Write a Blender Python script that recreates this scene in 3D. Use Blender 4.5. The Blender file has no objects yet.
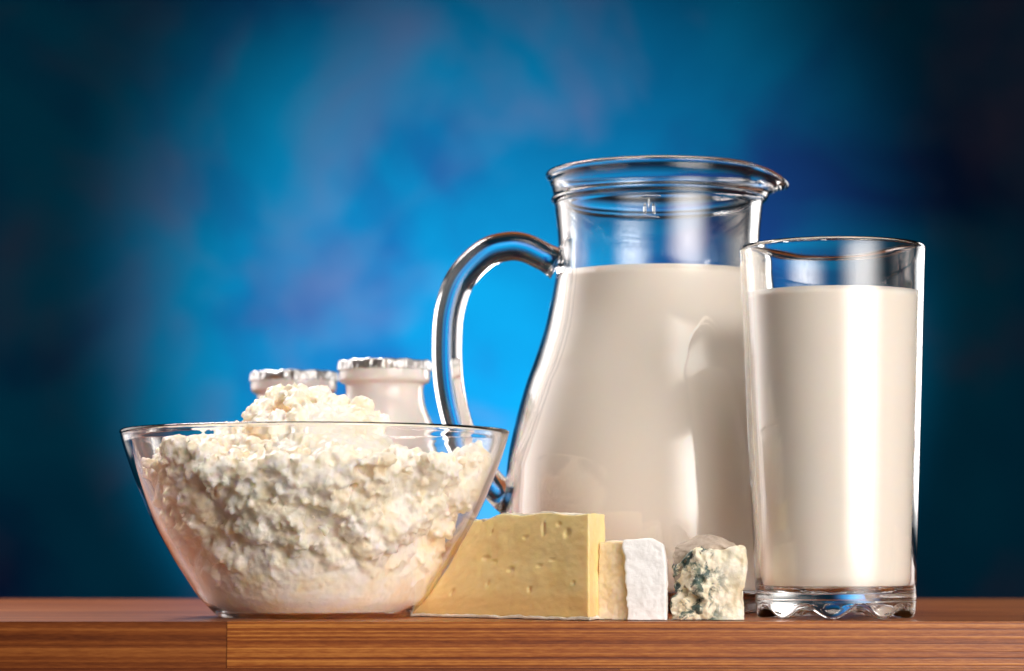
import bpy, bmesh, math, random
from mathutils import Vector, noise, Matrix
random.seed(7)
S = bpy.context.scene
COL = S.collection
R = math.radians
MM = 0.001

# ------------------------------------------------------------------ helpers
def link(name, bm, mat, parent=None, loc=(0, 0, 0), rot=(0, 0, 0), smooth=True):
    me = bpy.data.meshes.new(name)
    bm.normal_update()
    bm.to_mesh(me); bm.free()
    o = bpy.data.objects.new(name, me); COL.objects.link(o)
    if mat: me.materials.append(mat)
    if smooth: me.polygons.foreach_set('use_smooth', [True] * len(me.polygons))
    o.location = loc; o.rotation_euler = rot
    if parent: o.parent = parent
    return o

def tag(o, label=None, cat=None, group=None, kind=None):
    if label: o['label'] = label
    if cat: o['category'] = cat
    if group: o['group'] = group
    if kind: o['kind'] = kind
    return o

def thing(name, loc, label, cat, group=None, rz=0):
    o = bpy.data.objects.new(name, None); COL.objects.link(o)
    o.empty_display_size = .02
    o.location = loc; o.rotation_euler = (0, 0, rz)
    return tag(o, label, cat, group)

def spline(pts, n=6):
    out = []
    for i in range(len(pts) - 1):
        p0 = Vector(pts[max(i - 1, 0)]); p1 = Vector(pts[i]); p2 = Vector(pts[i + 1]); p3 = Vector(pts[min(i + 2, len(pts) - 1)])
        for k in range(n):
            t = k / n
            out.append(.5 * ((2 * p1) + (p2 - p0) * t + (2 * p0 - 5 * p1 + 4 * p2 - p3) * t * t + (3 * p1 - p0 - 3 * p2 + p3) * t ** 3))
    out.append(Vector(pts[-1]))
    return out

def lathe(prof, seg=128, deform=None):
    """closed surface of revolution; prof = [(r,z)] from axis to axis, in metres"""
    bm = bmesh.new()
    rings = []
    for p in prof:
        r, z = p[0], p[1]
        if r < 1e-6:
            rings.append([bm.verts.new((0, 0, z))])
        else:
            rings.append([bm.verts.new((r * math.cos(2 * math.pi * k / seg), r * math.sin(2 * math.pi * k / seg), z)) for k in range(seg)])
    for a, b in zip(rings, rings[1:]):
        for k in range(seg):
            k2 = (k + 1) % seg
            if len(a) == 1 and len(b) == 1: break
            if len(a) == 1: bm.faces.new((a[0], b[k2], b[k]))
            elif len(b) == 1: bm.faces.new((a[k], a[k2], b[0]))
            else: bm.faces.new((a[k], a[k2], b[k2], b[k]))
    if deform:
        for v in bm.verts:
            v.co = deform(v.co.copy())
    bmesh.ops.recalc_face_normals(bm, faces=bm.faces[:])
    return bm

def rad(prof, z):
    """radius of an open (r,z) profile rising in z"""
    for a, b in zip(prof, prof[1:]):
        if a[1] <= z <= b[1]:
            t = (z - a[1]) / max(b[1] - a[1], 1e-9)
            return a[0] + (b[0] - a[0]) * t
    return prof[-1][0] if z > prof[-1][1] else prof[0][0]

def sm(a, b, x):
    t = min(max((x - a) / (b - a), 0), 1)
    return t * t * (3 - 2 * t)

def fbm(p, s, o=4):
    return noise.fractal(Vector(p) * s, 1.0, 2.0, o)

# ------------------------------------------------------------------ materials
def mat(name):
    m = bpy.data.materials.new(name); m.use_nodes = True
    nt = m.node_tree
    return m, nt, nt.nodes['Principled BSDF']

def N(nt, t, **kw):
    n = nt.nodes.new(t)
    for k, v in kw.items():
        if k in n.inputs: n.inputs[k].default_value = v
        else: setattr(n, k, v)
    return n

def ramp(nt, fac, stops, interp='LINEAR'):
    r = nt.nodes.new('ShaderNodeValToRGB'); cr = r.color_ramp; cr.interpolation = interp
    while len(cr.elements) < len(stops): cr.elements.new(.5)
    for e, (p, c) in zip(cr.elements, stops):
        e.position = p; e.color = (c[0], c[1], c[2], 1)
    nt.links.new(fac, r.inputs[0])
    return r

def coords(nt, scale=(1, 1, 1), loc=(0, 0, 0), rot=(0, 0, 0)):
    tc = nt.nodes.new('ShaderNodeTexCoord'); mp = nt.nodes.new('ShaderNodeMapping')
    mp.inputs['Scale'].default_value = scale; mp.inputs['Location'].default_value = loc; mp.inputs['Rotation'].default_value = rot
    nt.links.new(tc.outputs['Object'], mp.inputs[0])
    return mp.outputs[0]

def noisetex(nt, vec, scale, detail=4, rough=.55, dist=0):
    n = N(nt, 'ShaderNodeTexNoise'); n.inputs['Scale'].default_value = scale
    n.inputs['Detail'].default_value = detail; n.inputs['Roughness'].default_value = rough; n.inputs['Distortion'].default_value = dist
    nt.links.new(vec, n.inputs['Vector']); return n.outputs['Fac']

def bump(nt, b, h, strength, dist):
    n = N(nt, 'ShaderNodeBump'); n.inputs['Strength'].default_value = strength; n.inputs['Distance'].default_value = dist
    nt.links.new(h, n.inputs['Height']); nt.links.new(n.outputs[0], b.inputs['Normal']); return n

def glass_mat(name, tint=(.985, .99, .99), wav=0.0):
    m, nt, b = mat(name)
    b.inputs['Base Color'].default_value = (*tint, 1)
    b.inputs['Roughness'].default_value = 0.0
    b.inputs['IOR'].default_value = 1.5
    b.inputs['Transmission Weight'].default_value = 1.0
    if wav:
        bump(nt, b, noisetex(nt, coords(nt), 28, 2), wav, .002)
    return m
M_GLASS = glass_mat('clear_glass', wav=.10)
M_BOWLGLASS = glass_mat('bowl_glass', (.99, .985, .985), wav=.05)

def milk_mat(name, col, r=.004):
    m, nt, b = mat(name)
    b.inputs['Base Color'].default_value = (*col, 1)
    b.inputs['Roughness'].default_value = .35
    b.inputs['Subsurface Weight'].default_value = .6
    b.inputs['Subsurface Radius'].default_value = (1.0, .8, .6)
    b.inputs['Subsurface Scale'].default_value = r
    return m
M_MILK = milk_mat('milk', (.83, .765, .69))

def curd_mat():
    m, nt, b = mat('cottage_cheese')
    v = coords(nt)
    f = noisetex(nt, v, 90, 5, .6)
    c = ramp(nt, f, [(.30, (.95, .78, .56)), (.44, (.95, .855, .71)), (.58, (.95, .885, .81))])
    nt.links.new(c.outputs[0], b.inputs['Base Color'])
    b.inputs['Roughness'].default_value = .42
    b.inputs['Subsurface Weight'].default_value = .7
    b.inputs['Subsurface Radius'].default_value = (1, .8, .5)
    b.inputs['Subsurface Scale'].default_value = .0026
    bump(nt, b, noisetex(nt, v, 900, 3), .25, .0005)
    return m
M_CURD = curd_mat()

def paste_mat(name, dark, mid, light, sss=.003, edge=None):
    m, nt, b = mat(name)
    v = coords(nt)
    f = noisetex(nt, v, 60, 5, .6)
    c = ramp(nt, f, [(.3, dark), (.5, mid), (.75, light)])
    out = c.outputs[0]
    if edge:   # riper, darker paste just inside the lower rind
        sp = nt.nodes.new('ShaderNodeSeparateXYZ'); nt.links.new(v, sp.inputs[0])
        ad = N(nt, 'ShaderNodeMath', operation='MULTIPLY_ADD'); nt.links.new(noisetex(nt, v, 35, 3), ad.inputs[0]); ad.inputs[1].default_value = .006
        nt.links.new(sp.outputs['Z'], ad.inputs[2])
        mr = N(nt, 'ShaderNodeMapRange'); nt.links.new(ad.outputs[0], mr.inputs[0])
        mr.inputs[1].default_value = .011; mr.inputs[2].default_value = .015
        mx = N(nt, 'ShaderNodeMix', data_type='RGBA'); nt.links.new(mr.outputs[0], mx.inputs[0])
        mx.inputs[6].default_value = (*edge, 1); nt.links.new(out, mx.inputs[7]); out = mx.outputs[2]
    nt.links.new(out, b.inputs['Base Color'])
    b.inputs['Roughness'].default_value = .42
    b.inputs['Subsurface Weight'].default_value = .5
    b.inputs['Subsurface Radius'].default_value = (1, .6, .25)
    b.inputs['Subsurface Scale'].default_value = sss
    bump(nt, b, noisetex(nt, v, 500, 4), .25, .0005)
    return m
M_YELLOW = paste_mat('yellow_paste', (.88, .66, .29), (.91, .71, .34), (.93, .76, .42), edge=(.84, .60, .26))
M_CREAM = paste_mat('cream_paste', (.76, .63, .44), (.82, .71, .52), (.88, .80, .64))

def rind_mat(name, c0, c1, c2, sc=120, rough=.8):
    m, nt, b = mat(name)
    v = coords(nt)
    c = ramp(nt, noisetex(nt, v, sc, 5, .65), [(.3, c0), (.5, c1), (.72, c2)])
    nt.links.new(c.outputs[0], b.inputs['Base Color'])
    b.inputs['Roughness'].default_value = rough
    bump(nt, b, noisetex(nt, v, 420, 5, .7), .5, .0008)
    return m
M_RIND = rind_mat('pale_rind', (.50, .42, .30), (.70, .62, .50), (.84, .80, .72))
M_WHITE = rind_mat('white_rind', (.90, .88, .86), (.93, .92, .91), (.95, .94, .94))
M_GREYRIND = rind_mat('grey_rind', (.26, .20, .155), (.42, .34, .27), (.58, .49, .40))

def blue_mat():
    m, nt, b = mat('blue_cheese')
    v = coords(nt)
    base = ramp(nt, noisetex(nt, v, 130, 5), [(.3, (.74, .62, .40)), (.5, (.84, .77, .60)), (.7, (.88, .84, .72))])
    f = noisetex(nt, coords(nt, loc=(3.1, .7, 1.3)), 120, 5, .65, .6)
    vein = ramp(nt, f, [(.48, (0, 0, 0)), (.55, (1, 1, 1))])
    # veins run through the left side of the block; the right edge is clean paste
    sp = nt.nodes.new('ShaderNodeSeparateXYZ'); nt.links.new(v, sp.inputs[0])
    mr = N(nt, 'ShaderNodeMapRange'); nt.links.new(sp.outputs['X'], mr.inputs[0])
    mr.inputs[1].default_value = .001; mr.inputs[2].default_value = .010; mr.inputs[3].default_value = 1; mr.inputs[4].default_value = 0.0
    mu = N(nt, 'ShaderNodeMath', operation='MULTIPLY'); nt.links.new(vein.outputs[0], mu.inputs[0]); nt.links.new(mr.outputs[0], mu.inputs[1])
    vc = ramp(nt, noisetex(nt, v, 300, 3), [(.35, (.03, .05, .05)), (.55, (.08, .13, .11)), (.75, (.28, .30, .20))])
    mx = N(nt, 'ShaderNodeMix', data_type='RGBA'); nt.links.new(mu.outputs[0], mx.inputs[0])
    nt.links.new(base.outputs[0], mx.inputs[6]); nt.links.new(vc.outputs[0], mx.inputs[7])
    nt.links.new(mx.outputs[2], b.inputs['Base Color'])
    b.inputs['Roughness'].default_value = .45
    b.inputs['Subsurface Weight'].default_value = .3
    b.inputs['Subsurface Radius'].default_value = (1, .7, .4); b.inputs['Subsurface Scale'].default_value = .0015
    bump(nt, b, noisetex(nt, v, 600, 4), .4, .0008)
    return m
M_BLUE = blue_mat()

def wood_mat(name, off, dark, mid, light, rings=1250):
    m, nt, b = mat(name)
    # long grain along X; fine growth rings stacked in Z on the front, in Y on top
    warp = noisetex(nt, coords(nt, (5, 40, 40), off), 1.0, 3)
    v = coords(nt, (1.2, rings * .35, rings), off)
    add = N(nt, 'ShaderNodeVectorMath', operation='ADD')
    sc = N(nt, 'ShaderNodeVectorMath', operation='SCALE'); sc.inputs['Scale'].default_value = .8
    cmb = nt.nodes.new('ShaderNodeCombineXYZ'); nt.links.new(warp, cmb.inputs['Z']); nt.links.new(warp, cmb.inputs['Y'])
    nt.links.new(cmb.outputs[0], sc.inputs[0]); nt.links.new(v, add.inputs[0]); nt.links.new(sc.outputs[0], add.inputs[1])
    f1 = noisetex(nt, add.outputs[0], 1.0, 2, .5)
    f2 = noisetex(nt, coords(nt, (160, 1500, 1500), off), 1.0, 3, .7)
    f3 = noisetex(nt, coords(nt, (9, 60, 60), off), 1.0, 3, .6)
    a = N(nt, 'ShaderNodeMath', operation='MULTIPLY_ADD'); nt.links.new(f2, a.inputs[0]); a.inputs[1].default_value = .40
    a2 = N(nt, 'ShaderNodeMath', operation='MULTIPLY_ADD'); nt.links.new(f3, a2.inputs[0]); a2.inputs[1].default_value = .25; a2.inputs[2].default_value = -.325
    nt.links.new(a2.outputs[0], a.inputs[2])
    t = N(nt, 'ShaderNodeMath', operation='ADD'); nt.links.new(f1, t.inputs[0]); nt.links.new(a.outputs[0], t.inputs[1])
    c = ramp(nt, t.outputs[0], [(.29, dark), (.5, mid), (.73, light)])
    nt.links.new(c.outputs[0], b.inputs['Base Color'])
    b.inputs['Roughness'].default_value = .36; b.inputs['Specular IOR Level'].default_value = .5
    bump(nt, b, t.outputs[0], .35, .0004)
    return m
WD = ((.13, .024, .004), (.31, .080, .012), (.58, .22, .042))
M_WOOD1 = wood_mat('board_wood_a', (.3, .2, .1), *WD)
M_WOOD2 = wood_mat('board_wood_b', (1.7, 3.2, 5.1), (.11, .023, .004), (.23, .058, .010), (.40, .13, .026), 420)  # left board: darker timber, with the light's leftward falloff partly in its colour
M_WOOD3 = wood_mat('board_wood_c', (4.7, 1.2, 8.4), (.12, .024, .006), (.22, .052, .012), (.36, .11, .025))
M_WOOD4 = wood_mat('board_wood_d', (7.7, 9.2, 2.4), *WD)

def foil_mat():
    m, nt, b = mat('crumpled_foil')
    b.inputs['Base Color'].default_value = (.66, .66, .66, 1); b.inputs['Metallic'].default_value = 1.0; b.inputs['Roughness'].default_value = .38
    bump(nt, b, noisetex(nt, coords(nt), 260, 4, .7), .4, .0010)
    return m
M_FOIL = foil_mat()
M_BOTTLE, nt, b = mat('milky_bottle')
b.inputs['Base Color'].default_value = (.84, .79, .77, 1); b.inputs['Roughness'].default_value = .18
b.inputs['Subsurface Weight'].default_value = .5; b.inputs['Subsurface Scale'].default_value = .006; b.inputs['Coat Weight'].default_value = .4

def backdrop_mat():
    m, nt, b = mat('mottled_blue_canvas')
    v = coords(nt)
    f = noisetex(nt, coords(nt, loc=(BO[0], 0, BO[1])), 2.0, 6, .5, .5)
    g = noisetex(nt, coords(nt, loc=(5.3, 2.0, 1.0)), 1.3, 4, .5)
    h = noisetex(nt, coords(nt, loc=(SM[0], 1.0, SM[1])), 2.3, 6, .56, .4)
    c = ramp(nt, f, [(.34, (.010, .075, .29)), (.50, (.0, .23, .48)), (.66, (.0, .285, .55))])
    mx = N(nt, 'ShaderNodeMix', data_type='RGBA', blend_type='MULTIPLY'); mx.inputs[0].default_value = .7
    g2 = ramp(nt, g, [(.3, (.45, .45, .55)), (.6, (1, 1, 1))])
    nt.links.new(c.outputs[0], mx.inputs[6]); nt.links.new(g2.outputs[0], mx.inputs[7])
    # smoky grey-violet paint sponged over the blue
    h2 = ramp(nt, h, [(.49, (0, 0, 0)), (.70, (.7, .7, .7))])
    m2 = N(nt, 'ShaderNodeMix', data_type='RGBA'); nt.links.new(h2.outputs[0], m2.inputs[0])
    nt.links.new(mx.outputs[2], m2.inputs[6]); m2.inputs[7].default_value = (.15, .155, .32, 1)
    nt.links.new(m2.outputs[2], b.inputs['Base Color'])
    b.inputs['Roughness'].default_value = .9; b.inputs['Specular IOR Level'].default_value = .1
    return m
BO = (1.4, 2.6); SM = (4.0, 3.0)
M_BACK = backdrop_mat()

# ------------------------------------------------------------------ backdrop (a sagging painted canvas)
bm = bmesh.new()
nx, nz = 110, 60
g = [[bm.verts.new((-3.6 + 7.2 * i / nx, .012 * fbm((i * .05, j * .05, 0), 1), -1.3 + 4.0 * j / nz)) for i in range(nx + 1)] for j in range(nz + 1)]
for j in range(nz):
    for i in range(nx): bm.faces.new((g[j][i], g[j][i + 1], g[j + 1][i + 1], g[j + 1][i]))
bd = link('backdrop', bm, M_BACK, loc=(0, 4.5, 0))
sd = bd.modifiers.new('thickness', 'SOLIDIFY'); sd.thickness = .004; sd.offset = -1
tag(bd, kind='structure')

# ------------------------------------------------------------------ table of glued boards
YF, YB = .985, 1.38
table = thing('wooden_table', (0, YF, 0), 'reddish brown table edge of glued wooden boards carrying all the dairy food', 'table')
def board(x0, x1, z0, z1, m, dy=0.0):
    bm = bmesh.new(); bmesh.ops.create_cube(bm, size=1)
    for v in bm.verts:
        v.co = Vector((x0 + (v.co.x + .5) * (x1 - x0), dy + (v.co.y + .5) * (YB - YF - dy), z0 + (v.co.z + .5) * (z1 - z0)))
    bmesh.ops.bevel(bm, geom=bm.edges[:], offset=.00012, segments=2, affect='EDGES')
    return link('board', bm, m, table, smooth=False)
board(-.75, -.11121, -.0180, 0, M_WOOD2, .0004)
board(-.1112, .75, -.0180, 0, M_WOOD1)
board(-.75, .04196, -.0372, -.01804, M_WOOD3, .0003)
board(.0420, .75, -.0372, -.01804, M_WOOD4, .0006)

# ------------------------------------------------------------------ tumbler of milk
TX, TY = .1328, 1.035
tout = [(.0324, .0008), (.0325, .004), (.0328, .0115), (.0340, .040), (.0360, .090), (.0380, .145), (.0385, .1520)]
def tumbler_profile():
    p = [(0, .0030), (.010, .0028), (.019, .0016), (.024, .0006), (.028, .0002), (.0308, .0002), (.0320, .0006), (.0325, .0020)]
    p += [(x, y) for x, y in spline([(.0326, .0035), (.0328, .0065), (.0329, .0115), (.0340, .040), (.0360, .090), (.0380, .145), (.0384, .1515)], 7)]
    p += [(.0382, .1525), (.0376, .1531), (.0370, .1532), (.0364, .1526), (.0361, .1515)]
    p += [(x, y) for x, y in spline([(.0358, .145), (.0338, .090), (.0316, .040), (.0304, .0160), (.0296, .0130), (.0275, .0112), (.022, .0103), (0, .0099)], 7)]
    return p
def tdef(c):
    r = math.hypot(c.x, c.y); th = math.atan2(c.y, c.x)
    if c.z < .0066 and r > .012:
        w = .5 - .5 * math.cos(9 * (th + R(100)))
        k = sm(.014, .028, r) * (1 - sm(.002, .0066, c.z))
        c.z += .0043 * w * k * (1 if r < .0322 else 1)
    return c
tum = link('drinking_glass', lathe(tumbler_profile(), 180, tdef), M_GLASS, loc=(TX, TY, 0))
tag(tum, 'tall clear straight-sided drinking glass with a scalloped thick base, right of the jug', 'glass')
def liquid(inner, ztop, zbot, gap, name, seg=128):
    """inner: open list (r,z) rising; leaves a hair of clearance to the glass"""
    p = [(0, zbot + gap)]
    zs = [zbot + gap + (ztop - zbot - gap) * (k / 60) ** 1.4 for k in range(1, 61)]
    for z in zs: p.append((max(rad(inner, z) - gap, .001), z))
    r = p[-1][0]
    p += [(r - .0004, ztop - .0007), (r - .002, ztop - .0011), (0, ztop - .0012)]
    return lathe(p, seg)
tin = [(0, .0099), (.022, .0103), (.0275, .0112), (.0296, .0130), (.0304, .0160), (.0316, .040), (.0338, .090), (.0358, .145)]
mk = link('milk', liquid(tin, .1335, .0099, .00015, 'milk'), M_MILK, loc=(TX, TY, 0))
tag(mk, 'creamy white milk filling the tall drinking glass nearly to the rim', 'milk', 'milk')

# ------------------------------------------------------------------ jug of milk
JX, JY = .0670, 1.14
jo = [(.0600, .0012), (.0640, .006), (.0685, .020), (.0704, .038), (.0706, .050), (.0690, .068), (.0658, .084), (.0610, .1015), (.0562, .115), (.0515, .130), (.0484, .145), (.0464, .158), (.0460, .168), (.0468, .178), (.0475, .184)]
JOUT = [(a.x, a.y) for a in spline(jo, 5)]
ji = [(.0560, .0075), (.0620, .011), (.0655, .022), (.0668, .038), (.0669, .050), (.0654, .068), (.0622, .084), (.0574, .1015), (.0526, .115), (.0480, .130), (.0449, .145), (.0430, .158), (.0427, .168), (.0433, .178), (.0437, .184)]
JIN = [(a.x, a.y) for a in spline(ji, 5)]
def jug_profile():
    p = [(0, .0035), (.03, .0030), (.050, .0012), (.055, .0), (.058, .0002)] + JOUT
    p += [(.0478, .1853), (.0487, .1860), (.0492, .1869), (.0489, .1879), (.0482, .1886), (.0483, .1900), (.0489, .1925), (.0498, .1953), (.0508, .1965), (.0515, .1977), (.0516, .1988), (.0511, .1996), (.0501, .2000), (.0490, .1998), (.0482, .1990), (.0478, .1978), (.0472, .1958), (.0462, .1925), (.0453, .1895), (.0444, .1865)]
    p += JIN[::-1]
    p += [(.05, .0062), (.03, .0056), (0, .0054)]
    return p
def jdef(c):
    th = math.atan2(c.y, c.x) + R(6)
    r = math.hypot(c.x, c.y)
    k = sm(.1855, .1985, c.z)
    if k > 0 and r > .03:
        g_ = math.exp(-(abs(th) / .34) ** 2.5)
        g2 = math.exp(-(th / .40) ** 2)
        f = 1 + (.0080 * g_ * k ** .8) / r
        c.x *= f; c.y *= f
        c.z -= .0058 * g2 * k * sm(.046, .060, math.hypot(c.x, c.y))
        # pinch the two sides of the lip in
        s = math.exp(-((abs(th) - .42) / .12) ** 2) * k
        c.x *= 1 - .022 * s; c.y *= 1 - .022 * s
    return c
jug = thing('milk_jug', (JX, JY, 0), 'large clear glass jug with curved handle and pouring lip, behind the cheeses', 'jug')
link('body', lathe(jug_profile(), 200, jdef), M_GLASS, jug)
mk = link('milk', liquid([(0, .0054), (.03, .0056), (.05, .0062)] + JIN, .1527, .0056, .00015, 'milk', 160), M_MILK, loc=(JX, JY, 0))
tag(mk, 'creamy milk filling the handled glass jug up to its neck', 'milk', 'milk')
hp = [(.0210, .1575), (.0140, .1612), (.0064, .1649), (-.0014, .1655), (-.0114, .1620), (-.0222, .1507), (-.0272, .1365), (-.0285, .1209), (-.0277, .1036), (-.0245, .0876), (-.0198, .0749), (-.0122, .0622), (-.0040, .0530), (.0005, .0500)]
def tube(path, rad_fn, seg=32, n=8):
    pts = [Vector((x - JX - .0012 * sm(.02, -.01, x), 0, z)) for x, z in path]
    P = spline(pts, n); bm = bmesh.new(); rings = []
    for i, p in enumerate(P):
        t = (P[min(i + 1, len(P) - 1)] - P[max(i - 1, 0)]).normalized()
        nrm = t.cross(Vector((0, 1, 0))).normalized()
        a, b = rad_fn(i / (len(P) - 1))
        rings.append([bm.verts.new(p + nrm * a * math.cos(q) + Vector((0, 1, 0)) * b * math.sin(q)) for q in [2 * math.pi * k / seg for k in range(seg)]])
    for u, v in zip(rings, rings[1:]):
        for k in range(seg): bm.faces.new((u[k], u[(k + 1) % seg], v[(k + 1) % seg], v[k]))
    bm.faces.new(rings[0]); bm.faces.new(rings[-1])
    bmesh.ops.recalc_face_normals(bm, faces=bm.faces[:]); return bm
def hr(t):
    e = max(0, 1 - t / .08) ** 2 * .0014 + max(0, (t - .88) / .12) ** 2 * .0025
    return .0063 + .0006 * math.sin(t * math.pi) + e, .0076 + e
link('handle', tube(hp, hr), M_GLASS, jug)

def mark_mesh():
    # a small raised moulding mark on the front of the neck: a bar with two short stems
    bm = bmesh.new()
    def seg(x0, z0, x1, z1, r):
        d = Vector((x1 - x0, 0, z1 - z0)); L = d.length; c_ = Vector(((x0 + x1) / 2, 0, (z0 + z1) / 2))
        g0 = len(bm.verts)
        res = bmesh.ops.create_icosphere(bm, subdivisions=3, radius=1)
        ang = math.atan2(d.z, d.x)
        for v in res['verts']:
            q = Vector((v.co.x * (L / 2 + r), v.co.y * r, v.co.z * r)); q = Matrix.Rotation(-ang, 3, 'Y') @ q
            v.co = q + c_
            th = v.co.x / .0468
            rr_ = rad(JOUT, v.co.z) - v.co.y - .0001
            a = math.radians(-98) + th
            v.co = Vector((rr_ * math.cos(a), rr_ * math.sin(a), v.co.z))
    seg(-.0045, .1822, .0045, .1824, .0005)
    seg(-.0003, .1815, -.0003, .1775, .0004)
    seg(-.0022, .1785, -.0022, .1750, .0007)
    seg(.0016, .1785, .0018, .1750, .0007)
    seg(-.0040, .1738, .0045, .1730, .0004)
    return bm
link('moulding_mark', mark_mesh(), M_GLASS, jug)

# ------------------------------------------------------------------ bowl
BX, BY = -.0823, 1.05
bo = [(.0410, .0012), (.0476, .0080), (.0518, .0140), (.0574, .0225), (.0612, .029), (.0668, .039), (.0724, .0515), (.0776, .065), (.0802, .0730), (.0808, .0757)]
bi = [(.0392, .0026), (.0444, .0075), (.0484, .0135), (.0543, .0225), (.0582, .029), (.0640, .039), (.0698, .0515), (.0752, .065), (.0780, .0735)]
BOUT = [(a.x, a.y) for a in spline(bo, 6)]
BIN = [(a.x, a.y) for a in spline(bi, 6)]
bp = [(0, .0010), (.030, .0009), (.036, .0006), (.0375, .0), (.0398, .0002)] + [(a.x, a.y) for a in spline(bo, 6)]
bp += [(.0812, .0762), (.0811, .0769), (.0804, .0775), (.0795, .0775), (.0787, .0768), (.0784, .0757)] + BIN[::-1] + [(.034, .0020), (0, .0019)]
bowl = link('glass_bowl', lathe(bp, 180), M_BOWLGLASS, loc=(BX, BY, 0))
tag(bowl, 'wide clear glass bowl with flared sides, heaped full at the left end of the table', 'bowl')

# ------------------------------------------------------------------ cottage cheese
def remesh(bm, voxel, m, name, smooth_it=0):
    me = bpy.data.meshes.new(name + '_src'); bm.to_mesh(me); bm.free()
    o = bpy.data.objects.new(name + '_src', me); COL.objects.link(o)
    r = o.modifiers.new('r', 'REMESH'); r.mode = 'VOXEL'; r.voxel_size = voxel
    if smooth_it:
        s = o.modifiers.new('s', 'SMOOTH'); s.iterations = smooth_it; s.factor = .5
    dg = bpy.context.evaluated_depsgraph_get()
    me2 = bpy.data.meshes.new_from_object(o.evaluated_get(dg))
    bpy.data.objects.remove(o); bpy.data.meshes.remove(me)
    b2 = bmesh.new(); b2.from_mesh(me2); bpy.data.meshes.remove(me2)
    return b2

ICO = {}
def ico(sub):
    if sub not in ICO:
        b = bmesh.new(); bmesh.ops.create_icosphere(b, subdivisions=sub, radius=1)
        b.verts.index_update()
        ICO[sub] = ([v.co.copy() for v in b.verts], [[v.index for v in f.verts] for f in b.faces]); b.free()
    return ICO[sub]
def blob(bm, c, r, sub=1):
    vs, fs = ico(sub)
    q = Vector((random.uniform(.75, 1.25), random.uniform(.75, 1.25), random.uniform(.7, 1.15))) * r
    rot = Matrix.Rotation(random.uniform(0, 6.28), 3, Vector((random.uniform(-1, 1), random.uniform(-1, 1), random.uniform(-1, 1) + .01)).normalized())
    nv = [bm.verts.new(c + rot @ Vector((v.x * q.x, v.y * q.y, v.z * q.z))) for v in vs]
    for f in fs: bm.faces.new([nv[i] for i in f])
def heap_top(x, y):
    r = math.hypot(x, y)
    q = math.hypot(x + .0095, y + .004)
    m = .0290 * math.exp(-(q / .0245) ** 2.4) + .0185 * math.exp(-((x - .022) ** 2 + y * y) / .013 ** 2)
    n_ = noise.noise(Vector((x, y, 0)) * 90) * .0030
    left = .0060 * math.exp(-((x + .047) / .012) ** 2)
    return .0680 + m + n_ + left - .0030 * sm(.045, .072, r)
def rin(z): return rad(BIN, z)
core_p = [(0, .0023)]
for k in range(30):
    z = .0030 + (.064 - .0030) * k / 29
    core_p.append((max(rin(z) - .0005 - .0105 * sm(.010, .040, z), .002), z))
core_p += [(.05, .065), (.036, .070), (.020, .084), (0, .088)]
bm = lathe(core_p, 96)
def clump(c, R0, n, f0=.30, f1=.55):
    blob(bm, c, R0, 2)
    for j in range(n):
        d = Vector((random.gauss(0, 1), random.gauss(0, 1), random.gauss(0, 1))).normalized()
        blob(bm, c + d * R0 * random.uniform(.75, 1.0), R0 * random.uniform(f0, f1), 1)
for i in range(900):
    # clumps pressed toward the wall, facing all round
    th = random.uniform(0, 2 * math.pi); z = random.triangular(.010, .074, .054)
    big = random.random() < .62
    R0 = random.uniform(.0034, .0068) if big else random.uniform(.0012, .0025)
    hollow = .0075 * max(0, noise.noise(Vector((math.cos(th) * 3.2, math.sin(th) * 3.2, z * 62))) + .12) * 1.6
    lf = max(0, -math.cos(th)) ** 2 * .0035 * sm(.04, .07, z)
    rr = rin(z) - R0 - .0004 - random.uniform(0, .0045) - lf - hollow * sm(.018, .035, z)
    c = Vector((rr * math.cos(th), rr * math.sin(th), z))
    if z > heap_top(c.x, c.y) + .001: continue
    clump(c, R0, 15 if big else 4, .22, .48)
for i in range(1000):
    a = random.uniform(0, 2 * math.pi); r = .073 * math.sqrt(random.random())
    if random.random() < .35: r *= .5
    x, y = r * math.cos(a) - (.011 if r < .04 else 0), r * math.sin(a)
    big = random.random() < .35
    R0 = random.uniform(.003, .0048) if big else random.uniform(.0014, .0026)
    z = heap_top(x, y) - R0 * .6 - random.uniform(0, .004)
    if math.hypot(x, y) > rin(z) - R0 - .0005: continue
    clump(Vector((x, y, z)), R0, 12 if big else 4, .22, .50)
bm = remesh(bm, .00070, M_CURD, 'curds', 2)
for v in bm.verts:
    p = v.co
    k = .15 + .85 * sm(.006, .030, p.z + noise.noise(p * 90) * .008)
    q = p + noise.noise_vector(p * 300) * .0012
    crumb = noise.voronoi(q * 330)[0][0]            # crumbly cells inside each clump
    d = (.30 - crumb) * .0013 + fbm(p, 210, 3) * .0006 + fbm(p, 900, 2) * .00025
    p += v.normal * d * k
    r = math.hypot(p.x, p.y)
    lim = rin(min(p.z, .0728)) - .0003
    if p.z < .0728 and r > lim: p.x *= lim / r; p.y *= lim / r
    if p.z < .0023: p.z = .0023
cur = link('cottage_cheese', bm, M_CURD, loc=(BX, BY, 0))
tag(cur, 'lumpy white cottage cheese heaped above the rim of the glass bowl', 'cottage cheese')

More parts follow.
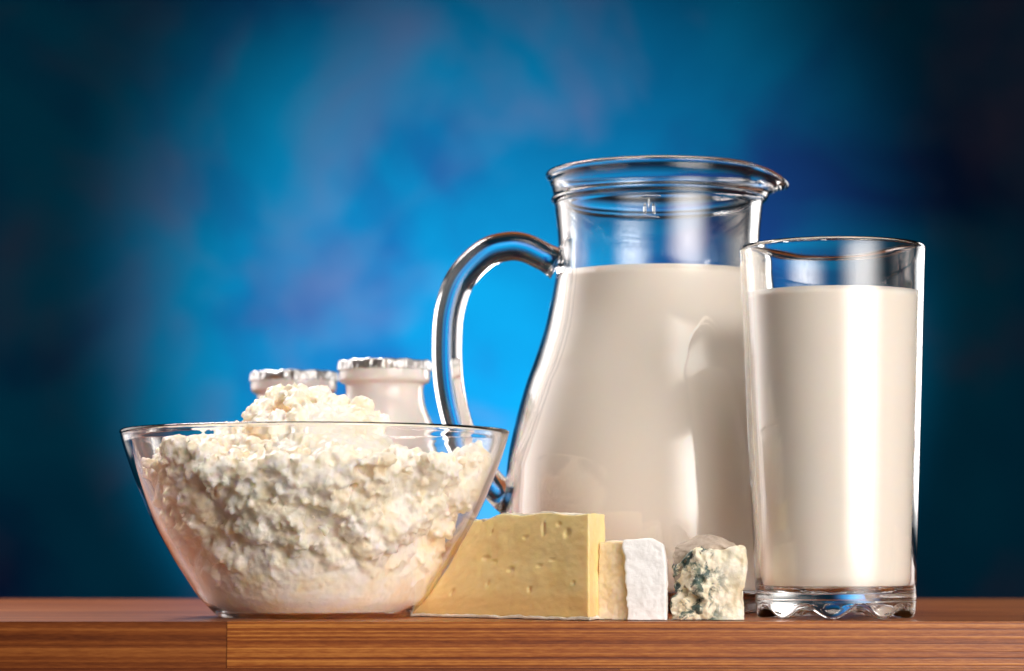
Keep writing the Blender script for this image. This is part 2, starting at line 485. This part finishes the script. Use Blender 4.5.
# ------------------------------------------------------------------ little bottles with foil lids
def bottle_parts(root):
    out = [(.027, 0), (.029, .002), (.030, .006), (.030, .060), (.0292, .070), (.0262, .080), (.0228, .088), (.0198, .095), (.0186, .101), (.0188, .1055), (.0206, .1068), (.0217, .1082), (.0218, .1125), (.0210, .1150)]
    p = [(0, .002), (.02, .002)] + [(a.x, a.y) for a in spline(out, 5)] + [(.019, .1156), (0, .1156)]
    link('bottle_body', lathe(p, 96), M_BOTTLE, root)
    def fd(c):
        r = math.hypot(c.x, c.y)
        th = math.atan2(c.y, c.x)
        k = sm(.012, .021, r)
        n_ = noise.noise(Vector((c.x, c.y, c.z)) * 220)
        w = math.sin(th * 47 + 3 * noise.noise(Vector((math.cos(th) * 3, math.sin(th) * 3, 1)))) *   .00012 * k
        if r > 1e-6:
            f = 1 + (w + (n_ * .0009 + noise.noise(Vector((math.cos(th) * 9, math.sin(th) * 9, c.z * 300))) * .0005) * k) / r
            c.x *= f; c.y *= f
        c.z += n_ * .0005 + noise.noise(Vector((c.x, c.y, 3)) * 420) * .00035
        return c
    q = [(0, .1160)] + [(a.x, a.y) for a in spline([(.0, .1160), (.012, .1161), (.0195, .1168), (.0212, .1172), (.0220, .1164), (.0223, .1145), (.0225, .1128)], 6)][1:]
    q += [(.0221, .1127), (.0216, .1150), (.0190, .1159), (0, .1158)]
    link('foil_lid', lathe(q, 240, fd), M_FOIL, root)
b1 = thing('milk_bottle', (-.0610, 1.20, 0), 'small white bottle with crumpled foil lid nearest the jug handle, more of its neck showing', 'bottle', 'small foil-lidded bottles behind the bowl')
bottle_parts(b1)
b2 = b1.copy(); COL.objects.link(b2); b2.location = (-.1115, 1.28, 0); b2.rotation_euler = (0, 0, 1.3)
for ch in list(b1.children):
    c = ch.copy(); COL.objects.link(c); c.parent = b2
b2['label'] = 'small white foil-lidded bottle farther back, showing only its lid above the curd heap'

# ------------------------------------------------------------------ cheeses
def prism(foot, z0, z1, bev=.001):
    bm = bmesh.new()
    lo = [bm.verts.new((x, y, z0)) for x, y in foot]; hi = [bm.verts.new((x, y, z1)) for x, y in foot]
    n = len(foot)
    bm.faces.new(lo); bm.faces.new(hi)
    for i in range(n): bm.faces.new((lo[i], lo[(i + 1) % n], hi[(i + 1) % n], hi[i]))
    bmesh.ops.recalc_face_normals(bm, faces=bm.faces[:])
    if bev: bmesh.ops.bevel(bm, geom=bm.edges[:], offset=bev, segments=2, affect='EDGES')
    return bm

# yellow wedge : origin at its front right lower corner (x .0312, y .999)
wx, wy = .0303, .9935
wedge = thing('cheese_wedge', (wx, wy, 0), 'yellow semi-soft cheese wedge with small holes between the bowl and the white-rinded cheese', 'cheese')
# plan: long cut face towards the camera, second cut face running back to the right (catches the key light)
def wtop(x, y):   # height of the paste: a little lower to the left, where the wheel's shoulder rounds off
    return .0420 + .0005 * math.sin(x * 260) - .0030 * sm(-.034, -.070, x)
def wbox(z0, z1, vox, it, grow=0.0):
    """a slab built square, then swung to its plan: long cut face to the camera, short cut face to the key light"""
    g_ = grow
    bm = remesh(prism([(-.0713 - g_, -g_), (g_, -g_), (g_, .022 + g_), (-.0713 - g_, .022 + g_)], z0, z1, 0), vox, None, 'w', it)
    return bm
def swing(p):
    u = -p.x / .0713
    p.y, p.x = p.y + .0545 * u, p.x + .0074 * p.y / .022 * (1 - u)
def lean(p):      # the left end is the wheel's sloping side, lying against the flare of the bowl
    t = min(max(-p.x / .0713, 0), 1) ** 2.2
    p.x -= .0013 * t
    p.x += (rad(BOUT, p.z) - .0405) * t
bm = wbox(.0008, .0420, .0006, 9)
holes = []
for hx, hz, ex, ez, dp in [(510, 522, 0, 0, 0)]: pass
HO = [(-.0480, .0245, .0019, .0007), (-.0425, .0232, .0012, .0004), (-.0335, .0200, .0014, .0007), (-.0205, .0216, .0009, .0005), (-.0150, .0240, .0008, .0004),
      (-.0188, .0365, .0006, .0021), (-.0275, .0330, .0012, .0005), (-.0085, .0345, .0010, .0015), (-.0120, .0382, .0008, .0006), (-.0435, .0140, .0005, .0011), (-.0600, .0105, .0007, .0010), (-.0480, .0350, .0006, .0006), (-.0240, .0120, .0006, .0009), (-.0060, .0150, .0005, .0005)]
for v in bm.verts:
    p = v.co
    top = wtop(p.x, p.y)
    if p.z > .002: p.z = .001 + (p.z - .001) * (top - .001) / .0408
    d = fbm(p, 70, 3) * .0005 + fbm(p, 420, 3) * .00013
    yf = 0          # front face line
    if p.y < yf + .004:
        for hx, hz, ax, az in HO:
            u = ((p.x - hx) / (ax * 1.25)) ** 2 + ((p.z - hz) / (az * 1.25)) ** 2
            if u < 2.2:
                d -= .0010 * math.exp(-(u * (1 + .5 * noise.noise(p * 900))) ** 2)
                d += .00006 * math.exp(-(u - 1.5) ** 2 * 4)
    p += v.normal * d
    lean(p); swing(p)
link('paste', bm, M_YELLOW, wedge)
def rind_sheet(zf, th, grow, seed):
    bm = wbox(0, th, .0005, 2, grow)
    for v in bm.verts:
        p = v.co
        e = noise.noise(Vector((p.x, p.y, seed)) * 160) * .0007 + noise.noise(Vector((p.x, p.y, seed + 4)) * 500) * .0004
        up = p.z > th * .5
        p.z = zf(p.x, p.y) + p.z + (e if up else e * .4)
        p.y += noise.noise(Vector((p.x * 200, p.z * 100, seed))) * .0006
        p.x += noise.noise(Vector((p.y * 200, p.z * 100, seed + 9))) * .0004
        lean(p); swing(p)
    return bm
link('rind', rind_sheet(lambda x, y: wtop(x, y) - .0004, .0009, -.0002, 2), M_RIND, wedge)['label'] = 'thin wrinkled whitish rind along the top of the wedge'
link('rind', rind_sheet(lambda x, y: .0003, .0012, .0006, 11), M_RIND, wedge)['label'] = 'pale rind along the bottom of the wedge'

# white-rinded cheese: corner edge toward the camera
bx_, by_ = .0502, .9975
brie = thing('soft_cheese', (bx_, by_, 0), 'cream coloured soft cheese with a thick bright white rind, between the yellow wedge and the blue cheese', 'cheese')
def lump(foot, z0, z1, vox, bev, amp, sc, it=2):
    bm = remesh(prism(foot, z0 - .002, z1, 0), vox, None, 'l', it + int(bev * 5000))
    for v in bm.verts:
        p = v.co
        p += v.normal * (fbm(p + Vector((9, 3, 1)), sc, 3) * amp + fbm(p, sc * 5, 3) * amp * .3)
        if p.z < .0003: p.z = .0003
    return bm
link('paste', lump([(-.0025, .0008), (.002, .0055), (.006, .032), (-.012, .034), (-.0158, .0085)], .0003, .0312, .0006, .0016, .0009, 110), M_CREAM, brie)
bm = lump([(-.0050, -.0002), (.0108, -.0016), (.0130, .0270), (.0090, .0300), (.0010, .0070)], .0002, .0322, .0005, .0024, .00050, 130)
for v in bm.verts:
    p = v.co
    lf = 1 - sm(-.004, .001, p.x)
    p.x += lf * (noise.noise(Vector((p.z * 190, 3, p.y * 80))) * .0010 + noise.noise(Vector((p.z * 600, 8, 0))) * .0004 - .0016 * (p.z / .032))
    p.z -= .0022 * sm(.006, .0125, p.x) * sm(.022, .032, p.z)
    p.x -= .0012 * sm(.020, .032, p.z) * sm(.0, .01, p.x)
link('rind', bm, M_WHITE, brie)
brie['label'] = 'cream soft cheese with thick bright white rind, between yellow wedge and blue cheese'

# blue cheese
cx_, cy_ = .0780, .9990
blue = thing('blue_cheese', (cx_, cy_, 0), 'crumbly blue-veined cheese chunk with greyish rind, immediate left neighbour of the drinking glass', 'cheese')
bm = prism([(-.0142, .0065), (-.0040, -.0008), (.0140, .0000), (.0152, .024), (-.010, .026)], -.002, .0286, 0)
for i in range(26):
    blob(bm, Vector((random.uniform(-.012, .001), random.uniform(-.001, .006) + .002, random.uniform(.001, .022))), random.uniform(.0015, .0032), 1)
bm = remesh(bm, .00045, None, 'b', 14)
for v in bm.verts:
    p = v.co
    lf = 1 - sm(-.003, .005, p.x)
    d = fbm(p, 70, 4) * .0016 + fbm(p, 190, 3) * (.0005 + .0008 * lf) + fbm(p, 600, 3) * (.0002 + .0003 * lf)
    cv = noise.noise(p * 190 + Vector((4, 4, 4)))
    if cv > .12: d -= (cv - .12) * .008 * lf
    p += v.normal * d
    p.z -= .0075 * sm(-.004, -.0145, p.x) * (p.z / .028)
    if p.z < .0003: p.z = .0003
link('paste', bm, M_BLUE, blue)
bm = lump([(-.0130, .0090), (-.0060, .0030), (.0100, .0030), (.0125, .022), (-.010, .025)], .0150, .0336, .0006, .0030, .0010, 120, 3)
for v in bm.verts:
    p = v.co; t = max(0, (p.z - .024) / .012)
    p.z -= (.0050 * sm(.0, -.013, p.x) + .0040 * sm(.002, .0125, p.x) + .0040 * sm(.011, .003, p.y)) * t
link('rind', bm, M_GREYRIND, blue)

# ------------------------------------------------------------------ light
def aim(o, t):
    o.rotation_euler = (Vector(t) - o.location).to_track_quat('-Z', 'Y').to_euler()
def area(name, loc, t, sx, sy, w, col=(1, 1, 1), spread=None):
    l = bpy.data.lights.new(name, 'AREA'); l.shape = 'RECTANGLE'; l.size = sx; l.size_y = sy; l.energy = w; l.color = col
    if spread: l.spread = R(spread)
    # a softbox: bright in the middle of its cloth, dim towards its edges
    l.use_nodes = True; nt = l.node_tree; em = nt.nodes['Emission']
    g_ = nt.nodes.new('ShaderNodeNewGeometry'); sp = nt.nodes.new('ShaderNodeSeparateXYZ'); nt.links.new(g_.outputs['Parametric'], sp.inputs[0])
    fs = []
    for ax in ('X', 'Y'):
        a = N(nt, 'ShaderNodeMath', operation='PINGPONG'); nt.links.new(sp.outputs[ax], a.inputs[0]); a.inputs[1].default_value = .5
        m_ = N(nt, 'ShaderNodeMapRange', interpolation_type='SMOOTHSTEP'); nt.links.new(a.outputs[0], m_.inputs[0])
        m_.inputs[1].default_value = 0; m_.inputs[2].default_value = .44 if ax == 'X' else .12; m_.inputs[3].default_value = .02; m_.inputs[4].default_value = 1.6
        fs.append(m_.outputs[0])
    mu = N(nt, 'ShaderNodeMath', operation='MULTIPLY'); nt.links.new(fs[0], mu.inputs[0]); nt.links.new(fs[1], mu.inputs[1])
    nt.links.new(mu.outputs[0], em.inputs['Strength'])
    o = bpy.data.objects.new(name, l); COL.objects.link(o); o.location = loc; aim(o, t); return o
area('key_softbox', (.66, .14, .24), (.14, 1.03, .07), 1.5, .80, 2.8, (1, .935, .88), 78)
area('front_fill', (.48, .30, 1.20), (.05, 1.05, .03), 1.3, .8, 1.4, (1, .93, .86), 90)  # added fill, set high so the upright glass hardly reflects it
area('left_softbox', (-.74, 2.05, .27), (.30, 2.02, .14), 2.1, .66, 4.0, (1, .92, .88), 130)
area('top_softbox', (-.42, 1.42, .70), (-.22, 1.12, .0), .5, .40, 1.35, (1, .93, .90), 75)
area('right_strip', (.76, 1.95, .30), (.02, 1.30, .09), .60, .6, 1.2, (1, .96, .92), 120)
l = bpy.data.lights.new('backdrop_spot', 'SPOT'); l.energy = 220; l.spot_size = R(55); l.spot_blend = 1; l.shadow_soft_size = .05; l.color = (.84, .95, 1)
o = bpy.data.objects.new('backdrop_spot', l); COL.objects.link(o); o.location = (.0, 3.1, -.35); aim(o, (.0, 4.5, .29))

w = bpy.data.worlds.new('World'); S.world = w; w.use_nodes = True
w.node_tree.nodes['Background'].inputs[0].default_value = (1, .80, .68, 1)
w.node_tree.nodes['Background'].inputs[1].default_value = .046

# ------------------------------------------------------------------ camera
cam = bpy.data.cameras.new('camera'); co = bpy.data.objects.new('camera', cam); COL.objects.link(co)
co.location = (0, 0, .0315); co.rotation_euler = (R(90 + 4.676), 0, 0)
cam.lens = 88.2; cam.sensor_width = 36; cam.clip_start = .01; cam.clip_end = 50
cam.dof.use_dof = True; cam.dof.focus_distance = 1.02; cam.dof.aperture_fstop = 11
S.camera = co

S.cycles.use_denoising = True
S.cycles.caustics_refractive = True; S.cycles.caustics_reflective = True
S.cycles.max_bounces = 24; S.cycles.transmission_bounces = 24; S.cycles.glossy_bounces = 12; S.cycles.diffuse_bounces = 12
S.cycles.sample_clamp_indirect = 0; S.cycles.blur_glossy = 0
S.view_settings.view_transform = 'Standard'; S.view_settings.look = 'None'
S.view_settings.exposure = 0; S.view_settings.gamma = 1
